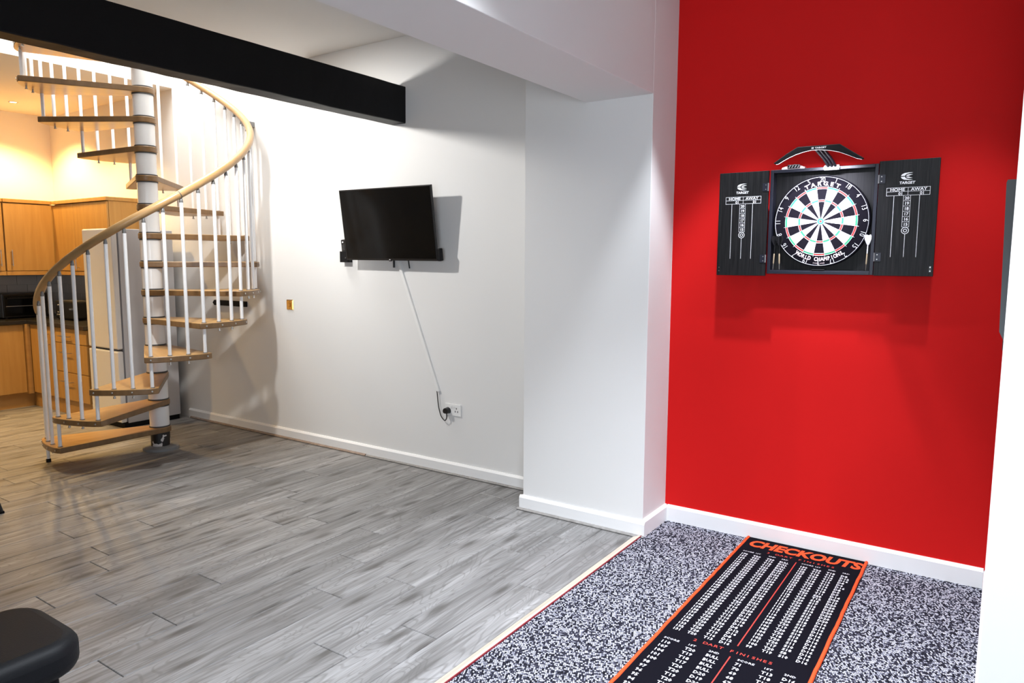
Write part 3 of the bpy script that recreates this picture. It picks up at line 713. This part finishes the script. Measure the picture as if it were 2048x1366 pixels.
def door_print(mb, F, w, h):
    X = lambda f: f*w; Y = lambda f: -f*h
    lw = .0016
    def rect_outline(x0, x1, y0, y1):
        flat_rect(mb, F, x0, x1, y0-lw, y0); flat_rect(mb, F, x0, x1, y1, y1+lw); flat_rect(mb, F, x0-lw, x0, y1, y0); flat_rect(mb, F, x1, x1+lw, y1, y0)
    tx0, tx1, ty0, ty1, tm = X(.15), X(.86), Y(.235), Y(.305), X(.505)
    rect_outline(tx0, tx1, ty0, ty1); flat_rect(mb, F, tm-lw/2, tm+lw/2, ty1, ty0); flat_rect(mb, F, tx0, tx1, (ty0+ty1)/2-lw/2, (ty0+ty1)/2+lw/2)
    put_text(mb, 'HOME', F, .019, (tx0+tm)/2, ty0-.0160, 1.15, bold=.025); put_text(mb, 'AWAY', F, .019, (tm+tx1)/2, ty0-.0160, 1.15, bold=.025)
    put_text(mb, '01', F, .019, tx0+(tm-tx0)*.66, ty1+.0025, bold=.025); put_text(mb, '01', F, .019, tm+(tx1-tm)*.66, ty1+.0025, bold=.025)
    cx = X(.495); hw = .0145; yt, yb = ty1, Y(.575); ch = (yt-yb)/6
    for k in range(6):
        flat_rect(mb, F, cx-hw, cx+hw, yt-ch*(k+1)-lw/2, yt-ch*(k+1)+lw/2)
        put_text(mb, str(20-k), F, .019, cx, yt-ch*(k+1)+ch*.5-.0065, bold=.03)
    flat_rect(mb, F, cx-hw-lw/2, cx-hw+lw/2, yb, yt); flat_rect(mb, F, cx+hw-lw/2, cx+hw+lw/2, yb, yt)
    flat_ring(mb, F, cx, yb-.0165, .0135, .0162); flat_ring(mb, F, cx, yb-.0165, .0052, .0082)
    flat_rect(mb, F, cx-lw*.6, cx+lw*.6, Y(.835), yb-.0327)
    for fx_ in (.275, .70): flat_rect(mb, F, X(fx_)-lw*.6, X(fx_)+lw*.6, Y(.835), ty1)
    # emblem of three curved blades and the name below it
    ex_, ey_ = X(.47), Y(.142)
    def blade(pts): mb.add([F(ex_+a*.026, ey_+b*.017) for a, b in pts], [tuple(range(len(pts)))])
    blade([(-.95, .12), (-.80, .55), (-.40, .88), (.25, 1.0), (.98, .95), (.35, .80), (-.05, .62), (-.25, .36), (-.30, .12)])
    blade([(-.95, -.12), (-.30, -.12), (-.25, -.36), (-.05, -.62), (.35, -.80), (.98, -.95), (.25, -1.0), (-.40, -.88), (-.80, -.55)])
    blade([(-.12, .10), (-.02, .36), (.30, .50), (.95, .46), (.50, .26), (.30, .10)]); blade([(-.12, -.10), (.30, -.10), (.50, -.26), (.95, -.46), (.30, -.50), (-.02, -.36)])
    put_text(mb, 'TARGET', F, .0165, ex_+.002, ey_-.0345, 1.05, bold=.03, shear=.15)
def cab_door(x0, x1, z0, z1, side):
    w, h = x1-x0, z1-z0
    d = box('door', (x0-cxm, x1-cxm, CYF-W-.014, CYF-W+.002, z0-CZ0, z1-CZ0), M['cabblack'], cab, bevel=.001)
    F = lambda a, b: (x0+a-cxm, CYF-W-.0145, z1-CZ0+b)
    mb = MB(); door_print(mb, F, w, h); mb.build('score_print', M['print'], d)
    hx = x1 if side < 0 else x0
    for fz in (.155, .835):
        zc = z1-h*fz-CZ0; a, b = (hx-.028, hx+.004) if side < 0 else (hx-.004, hx+.028)
        hg = box('hinge', (a-cxm, b-cxm, CYF-W-.0165, CYF-W-.014, zc-.020, zc+.020), M['navy'], d)
        MB().tube([(hx-cxm, CYF-W-.016, zc-.02), (hx-cxm, CYF-W-.016, zc+.02)], .0035, 8).build('hinge_pin', M['greymetal'], d, 50)
        for sz in (-.011, .011):
            k = MB().lathe([(.0028, 0), (.0028, .001)], 8); k.v = [(x_+(a+b)/2-cxm, CYF-W-.0165-z_, y_+zc+sz) for x_, y_, z_ in k.v]; k.build('screw', M['steel'], d)
    ox = x0+.008 if side < 0 else x1-.018
    box('catch_plate', (ox-cxm, ox+.010-cxm, CYF-W-.0155, CYF-W-.014, z0+.018-CZ0, z0+.048-CZ0), M['black'], d)
    for sz in (.024, .042):
        k = MB().lathe([(.0025, 0), (.0025, .001)], 8); k.v = [(x_+ox+.005-cxm, CYF-W-.0155-z_, y_+z0+sz-CZ0) for x_, y_, z_ in k.v]; k.build('screw', M['steel'], d)
cab_door(-1.292, -1.038, 1.459, 1.995, -1)
cab_door(-.529, -.2805, 1.468, 2.005, 1)

# dartboard
BC = Vector((-.7855, 3.884, 1.733))
db = thing('dartboard', 'round bristle dartboard hanging inside the open cabinet', 'dartboard', BC)
fr = lambda r, a, d=0.: (r*math.sin(a), -d, r*math.cos(a))          # clockwise from the top, proud by d
disc = MB().lathe([(.2255, 0), (.2255, .036), (.2225, .038)], 72); disc.v = [(x_, .038-z_, y_) for x_, y_, z_ in disc.v]
disc.build('surround', M['board_black'], db, 40)
RI, RT0, RT1, RD0, RD1 = .0159, .097, .107, .160, .170
def seg_mesh(name, r0, r1, mat):
    n = 4; vs = []; fs = []; hw = PI/20-.0016
    for i in range(n+1):
        a = -hw+2*hw*i/n; vs += [fr(r0, a, .0), fr(r1, a, .0), fr(r0, a, .0022), fr(r1, a, .0022)]
    for i in range(n):
        b = i*4; fs += [(b+2, b+3, b+7, b+6), (b+1, b+5, b+7, b+3), (b, b+2, b+6, b+4)]
    fs += [(0, 1, 3, 2), (n*4, n*4+2, n*4+3, n*4+1)]
    return MB().add(vs, fs).mesh(name, mat)
sm = {}
for c in (0, 1):
    base = M['board_black'] if c == 0 else M['board_white']; ringm = M['board_red'] if c == 0 else M['board_green']
    sm[c] = [('single_segment', seg_mesh('single_segment', RI, RT0, base)), ('treble_segment', seg_mesh('treble_segment', RT0, RT1, ringm)),
             ('single_segment', seg_mesh('single_segment', RT1, RD0, base)), ('double_segment', seg_mesh('double_segment', RD0, RD1, ringm))]
for k in range(20):
    for nm, me in sm[k % 2]:
        o = link(nm, me, db); o.rotation_euler = (0, 2*PI*k/20, 0)
def disc_y(r, d0, d1, n=28):
    m_ = MB().lathe([(r, d0), (r, d1)], n); m_.v = [(x_, -z_, y_) for x_, y_, z_ in m_.v]; return m_
disc_y(RI, 0, .0024).build('outer_bull', M['board_green'], db)
disc_y(.0064, 0, .0030).build('bull', M['board_red'], db)
wire = MB()
for k in range(20):
    a = 2*PI*(k+.5)/20; wire.tube([fr(RI, a, .003), fr(.178, a, .003)], .0009, 5)
for r in (.0064, RI, RT0, RT1, RD0, RD1):
    wire.tube([fr(r, 2*PI*i/64, .003) for i in range(65)], .0009, 5, cap=False)
wire.build('wire', M['wire'], db, 60)
nr = MB(); nr.tube([fr(.2185, 2*PI*i/80, .004) for i in range(81)], .0013, 6, cap=False); nr.build('number_ring', M['wire'], db, 60)
order = [20, 1, 18, 4, 13, 6, 10, 15, 2, 17, 3, 19, 7, 16, 8, 11, 14, 9, 12, 5]
nb = MB()
for k, num in enumerate(order):
    a = 2*PI*k/20
    def F(x, y, a=a):
        R_ = .195+y; return (R_*math.sin(a)+x*math.cos(a), -.0045, R_*math.cos(a)-x*math.sin(a))
    put_text(nb, str(num), F, .034, 0, -.001, .8, bold=-.004)
nb.build('numbers', M['wire'], db)
pt = MB()
def arc_text(mb, s, R_, size, top, spread, d=.0008, **kw):
    w_tot = 0; n = len(s)
    for i, ch in enumerate(s):
        if ch == ' ': continue
        a = (i-(n-1)/2)/max(1, n-1)*spread
        if top: F = lambda x, y, a=a: fr(R_+y, a+x/R_, d)
        else: F = lambda x, y, a=a: fr(R_-y, PI-a-x/R_, d)
        put_text(mb, ch, F, size, **kw)
arc_text(pt, 'TARGET', .177, .0265, True, .80, bold=.03, wscale=1.1)
arc_text(pt, 'WORLD CHAMPIONS', .196, .0265, False, 1.16, bold=.035, wscale=.82)
arc_text(pt, 'ENGLAND', .2105, .008, False, .24, bold=.01)
pt.build('lettering', M['printpink'], db)

# darts stood in the holder
def dart(x, label, flight, lean, y=3.8665):
    t = thing('dart', label, 'dart', (x, y, CZ0+ft+.0045), group=None); t.rotation_euler = (0, lean, 0)
    MB().lathe([(.0006, 0), (.0012, .004), (.0012, .030)], 8).build('point', M['steel'], t, 40)
    MB().lathe([(.0022, .030), (.0036, .036), (.0036, .078), (.0026, .083)], 10).build('barrel', M['dartwood'], t, 40)
    MB().lathe([(.0026, .083), (.0026, .128)], 8).build('shaft', flight, t, 40)
    prof = [(.0, .120), (.008, .128), (.0205, .150), (.021, .166), (.014, .174), (.0, .170)]
    for k in range(4):
        a = PI/4+k*PI/2; c_, s_ = math.cos(a), math.sin(a)
        MB().prism(prof, lambda r, z: (r*c_-.0005*s_, r*s_+.0005*c_, z), lambda r, z: (r*c_+.0005*s_, r*s_-.0005*c_, z)).build('flight', flight, t)
dart(-.566, 'white flighted dart standing at the right of the dartboard', M['print'], .03)
dart(-1.003, 'black flighted dart standing at the left of the dartboard', M['blackmatt'], .04, 3.8655)
dart(-.972, 'second dark dart leaning at the left of the dartboard', M['blackmatt'], -.03, 3.868)

# arched lamp above the board
LY = 3.615
al = thing('dartboard_lamp', 'black arched lamp mounted above the dartboard cabinet', 'lamp', (-.76, CYF+.02, CZ1))
sxl = lambda px, py: (1520+px*.1172, 270+py*.1172)
def unproj(px, py, Y):
    d = fw + rv*((px-1024)/fpx) - uv*((py-683)/fpx); k = Y/d.y
    return Vector((d.x*k, Y, CAM_Z+d.z*k))
out2 = [(235,490),(470,322),(650,210),(1010,182),(1370,155),(1575,276),(1780,395),(1745,418),(1640,395),(1500,340),(1350,290),(1200,264),(1020,252),(870,264),(740,296),(620,338),(510,388),(420,438),(320,500),(280,505)]
loc_ = []
for q in out2:
    v = unproj(*sxl(*q), LY); loc_.append((v.x+.76, v.z-CZ1))
LYl = LY-(CYF+.02)
mbl = MB().prism(loc_, lambda x, z: (x, LYl-.012, z), lambda x, z: (x, LYl+.012, z))
arm = mbl.build('arch', M['blackmatt'], al, bevel=.003)
XT = loc_[12][0]; ZT = loc_[12][1]+.0045
lm = MB(); put_text(lm, 'TARGET', lambda a, b: (a+.006+XT, LYl-.0127, b+ZT), .0105, wscale=1.25, bold=.03)
for k in range(3): flat_rect(lm, lambda a, b: (a, LYl-.0127, b), XT-.046+.012, XT-.036+.012, ZT+.0002+k*.0028, ZT+.0018+k*.0028)
lm.build('lettering', M['print'], arm)
under = loc_[7:]
led = MB()
for i in range(len(under)-1):
    (xa, za), (xb, zb) = under[i], under[i+1]
    led.add([(xa, LYl-.011, za-.0006), (xb, LYl-.011, zb-.0006), (xb, LYl-.004, zb-.0006), (xa, LYl-.004, za-.0006)], [(0, 1, 2, 3)])
led.build('led_strip', M['led'], arm)
xc = -.741+.76
stem = MB()
for k in (-1, 0, 1):
    xa = xc+k*.016
    stem.tube([(xa, -.028, .002), (xa-.008, -.10, .030), (xa-.018+k*.001, LYl+.006, .062)], .0072, 8)
stem.build('stem', M['navy'], al, 50)
MB().box(xc-.034, xc+.034, -.030, .015, .0005, .006).box(xc-.034, xc+.034, -.030, -.0212, -.018, .0005).build('clamp', M['greymetal'], al)
for k in (-.030, .030):
    s_ = MB().lathe([(.007, 0), (.007, .004)], 12); s_.v = [(x_+xc+k, -.030-z_, y_-.006) for x_, y_, z_ in s_.v]; s_.build('screw', M['steel'], al, 40)
l = bpy.data.lights.new('lamp', 'AREA'); l.shape = 'RECTANGLE'; l.size = .20; l.size_y = .015; l.energy = 2.9; l.color = (.84, .84, 1.0); l.spread = math.radians(100)
o = bpy.data.objects.new('lamp', l); COL.objects.link(o); o.parent = al; o.location = (0, LYl+.004, .040)
o.rotation_euler = (BC+Vector((0, 0, -.02))-(Vector(al.location)+o.location)).to_track_quat('-Z', 'Y').to_euler()
# packet on top of the cabinet
pk = thing('dart_packet', 'small clear packet with dark darts lying on the cabinet top', 'packet', (-.925, 3.885, CZ1))
pm = MB(); nx = 9
rp = random.Random(2); vs = []; fs = []
for i in range(nx):
    x_ = -.055+.11*i/(nx-1); hh = .006+.018*math.sin(PI*(i+.6)/(nx+.2))+rp.uniform(-.003, .003)
    vs += [(x_, -.022, .0005), (x_, .022, .0005), (x_, .016, hh*.8), (x_, 0, hh), (x_, -.016, hh*.8)]
for i in range(nx-1):
    for k in range(5): a, b = i*5+k, i*5+(k+1) % 5; fs.append((a, b, b+5, a+5))
fs += [(4, 3, 2, 1, 0), tuple((nx-1)*5+k for k in range(5))]
pm.add(vs, fs).build('wrapper', M['clear'], pk)
box('insert', (-.028, .032, -.0235, -.010, .002, .022), M['black'], pk, bevel=.003)
for k in range(4):
    MB().tube([(-.02+k*.014, -.0245, .005), (-.012+k*.014, -.0245, .019)], .0016, 6).build('dart_point', M['wire'], pk)

# ------------------------------------------------------------------ darts mat
MX0, MX1, MY0, MY1 = -1.0895, -.4844, .95, 3.921
mt = thing('darts_mat', 'long black darts mat with orange edging on the carpet', 'mat', ((MX0+MX1)/2, (MY0+MY1)/2, .008))
mx, my = (MX0+MX1)/2, (MY0+MY1)/2
box('base', (MX0+.006-mx, MX1-.006-mx, MY0-my, MY1-my, .0005, .010), M['matblack'], mt)
for a in (MX0+.006, MX1-.006):
    rr_ = random.Random(int(a*1000)); pts = [(a-mx+rr_.uniform(-.0012, .0012), MY0-my+(MY1-MY0)*i/60, .008) for i in range(61)]
    MB().tube(pts, .0078, 8).build('edging', M['orange'], mt, 60)
FM = lambda x, y: (x-mx, y-my, .0106)
tl = MB(); put_text(tl, 'CHECKOUTS', FM, .122, -.780, 3.796, .765, bold=.042, shear=.16); tl.build('title', M['orange'], mt)
sb = MB()
for s, yy, x0, x1 in (('3 DART FINISHES', 3.742, -.931, -.618), ('2 DART FINISHES', 2.682, -.937, -.642)):
    for i, ch in enumerate(s):
        if ch != ' ': put_text(sb, ch, FM, .026, x0+(x1-x0)*i/(len(s)-1), yy, 1.1, bold=.012)
for y0, y1 in ((2.742, 3.710), (1.60, 2.650)): flat_rect(sb, FM, -.785, -.780, y0, y1)
sb.build('subtitles', M['matred'], mt)
CH3 = {170:'T20 T20 BULL',167:'T20 T19 BULL',164:'T20 T18 BULL',161:'T20 T17 BULL',160:'T20 T20 D20',158:'T20 T20 D19',157:'T20 T19 D20',156:'T20 T20 D18',155:'T20 T19 D19',154:'T20 T18 D20',153:'T20 T19 D18',152:'T20 T20 D16',151:'T20 T17 D20',150:'T20 T18 D18',149:'T20 T19 D16',148:'T20 T16 D20',147:'T20 T17 D18',146:'T20 T18 D16',145:'T20 T15 D20',144:'T20 T20 D12',143:'T20 T17 D16',142:'T20 T14 D20',141:'T20 T15 D18',140:'T20 T16 D16',139:'T20 T13 D20',138:'T20 T14 D18',137:'T20 T19 D10',136:'T20 T20 D8',135:'T20 T17 D12',134:'T20 T14 D16',133:'T20 T19 D8',132:'T20 T16 D12',131:'T20 T13 D16',130:'T20 T18 D8',129:'T19 T16 D12',128:'T18 T14 D16',127:'T20 T17 D8',126:'T19 T19 D6',125:'T18 T13 D16',124:'T20 T16 D8',123:'T19 T16 D9',122:'T18 T18 D7',121:'T20 T11 D14',120:'T20 S20 D20',119:'T19 T12 D13',118:'T20 S18 D20',117:'T20 S17 D20',116:'T20 S16 D20',115:'T20 S15 D20',114:'T20 S14 D20',113:'T20 S13 D20',112:'T20 S12 D20',111:'T20 S19 D16',110:'T20 S18 D16',109:'T20 S17 D16',108:'T20 S16 D16',107:'T19 S18 D16',106:'T20 S14 D16',105:'T20 S13 D16',104:'T18 S18 D16',103:'T20 S11 D16',102:'T20 S10 D16',101:'T17 S18 D16',100:'T20 S8 D16',99:'T19 S10 D16'}
ks = sorted(CH3, reverse=True)
nm_ = MB(); sp3 = (3.676-2.742)/32
for side, rows, cols in ((0, ks[:33], (-1.050, -.987, -.919, -.855)), (1, ks[33:], (-.757, -.695, -.632, -.567))):
    for hname, cxx in zip(('SCORE', '1ST', '2ND', '3RD'), cols): put_text(nm_, hname, FM, .0165, cxx, 3.704, 1.1, align='LEFT', bold=.01, res=1)
    for r_, s in enumerate(rows):
        yy = 3.670-sp3*(r_+.2)
        for q, cxx in zip([str(s)]+CH3[s].split(), cols): put_text(nm_, q, FM, .0275, cxx, yy-.004, .72 if len(q) > 3 else .88, align='LEFT', bold=.022, res=1)
def co2(s):
    sp = {110:'T20 BULL',107:'T19 BULL',104:'T18 BULL',101:'T17 BULL',100:'T20 D20',98:'T20 D19',97:'T19 D20',96:'T20 D18',95:'T19 D19',94:'T18 D20',93:'T19 D18',92:'T20 D16',91:'T17 D20',90:'T18 D18',89:'T19 D16',88:'T16 D20',87:'T17 D18',86:'T18 D16',85:'T15 D20',84:'T20 D12',83:'T17 D16',82:'T14 D20',81:'T15 D18',80:'T16 D16',79:'T13 D20',78:'T14 D18',77:'T19 D10',76:'T20 D8',75:'T17 D12',74:'T14 D16',73:'T19 D8',72:'T16 D12',71:'T13 D16',70:'T18 D8',69:'T19 D6',68:'T20 D4',67:'T17 D8',66:'T10 D18',65:'T19 D4',64:'T16 D8',63:'T13 D12',62:'T10 D16',61:'T15 D8'}
    return sp.get(s, 'S%d D20' % (s-40))
k2 = [110, 107, 104, 101, 100]+list(range(98, 71, -1)); k2b = list(range(71, 40, -1))
sp2 = .0345
for rows, cols in ((k2, (-1.050, -.950, -.865)), (k2b, (-.753, -.655, -.580))):
    for hname, cxx in zip(('SCORE', '1ST', '2ND'), cols): put_text(nm_, hname, FM, .019, cxx, 2.637, 1.1, align='LEFT', bold=.01, res=1)
    for r_, s in enumerate(rows):
        yy = 2.604-sp2*r_
        if yy < 1.5: break
        for q, cxx in zip([str(s)]+co2(s).split(), cols): put_text(nm_, q, FM, .028, cxx, yy-.004, .8 if len(q) > 3 else .95, align='LEFT', bold=.022, res=1)
nm_.build('checkout_table', M['matwhite'], mt)

# ------------------------------------------------------------------ side panel, sofa, chair
sp_ = thing('wall_panel', 'slim dark grey panel on the side wall at the right edge of the red wall', 'panel', (XA, 3.3, 1.27))
MB().prism([(0, 0), (-.016, .0), (-.030, .03), (-.043, .53), (-.040, .54), (0, .54)], lambda x, z: (x, -.34, z), lambda x, z: (x, .34, z)).build('casing', M['greypanel'], sp_)
box('lower_edge', (-.018, -.001, -.33, .33, -.034, -.001), M['darkgrey'], sp_)

so = thing('sofa', 'black leather sofa, only one padded arm in view at the lower left', 'sofa', (-2.0, .3, 0))
def cushion(name, b, bev, parent=so, mat='leather', seg=4):
    o = box(name, b, M[mat], parent); m = o.modifiers.new('bevel', 'BEVEL'); m.width = bev; m.segments = seg; m.limit_method = 'ANGLE'
    o.data.polygons.foreach_set('use_smooth', [True]*len(o.data.polygons)); return o
def arm_pad(x0, x1):
    pts = []
    for cx_, cy_, a0 in ((x1-.09, .515-.09, 0), (x0+.09, .515-.09, PI/2), (x0+.09, -.75+.09, PI), (x1-.09, -.75+.09, 1.5*PI)):
        for k in range(7):
            a = a0+PI/2*k/6; pts.append((cx_+.09*math.cos(a), cy_+.09*math.sin(a)))
    o = MB().prism(pts, lambda x, y: (x, y, .520), lambda x, y: (x, y, .612)).build('arm_pad', M['leather'], so, 60)
    m = o.modifiers.new('bevel', 'BEVEL'); m.width = .032; m.segments = 4; m.limit_method = 'ANGLE'; m.angle_limit = math.radians(50)
arm_pad(-.155, .185); arm_pad(-2.08, -1.74)
cushion('arm_side', (-.145, .150, -.74, .455, .04, .525), .02)
cushion('seat_base', (-1.75, -.15, -.75, .40, .08, .28), .02)
cushion('seat_cushion', (-.95, -.16, -.50, .42, .28, .43), .04); cushion('seat_cushion', (-1.75, -.955, -.50, .42, .28, .43), .04)
cushion('backrest', (-1.75, -.15, -.78, -.50, .28, .85), .06)
cushion('arm_side', (-2.04, -1.76, -.74, .455, .04, .525), .02)
for x_ in (-2.0, .05):
    for y_ in (-.70, .38): box('foot', (x_, x_+.05, y_, y_+.05, 0, .045), M['blackmatt'], so)

ch = thing('dining_chair', 'black chair with splayed legs, one leg tip in view at the left edge', 'chair', (-5.22, 1.50, 0))
for sx_, sy_ in ((1, 1), (1, -1), (-1, 1), (-1, -1)):
    MB().tube([(.20*sx_, .16*sy_, .44), (.295*sx_, .245*sy_, .012)], [.014, .010], 8).build('leg', M['black'], ch, 50)
    box('leg_tip', (.295*sx_-.011, .295*sx_+.011, .245*sy_-.011, .245*sy_+.011, 0, .013), M['blackmatt'], ch)
cushion('seat', (-.23, .21, -.21, .21, .43, .49), .025, ch)
cushion('backrest', (-.25, -.21, -.20, .20, .55, .88), .018, ch)
for y_ in (-.15, .15): box('back_post', (-.235, -.215, y_-.012, y_+.012, .48, .60), M['black'], ch)
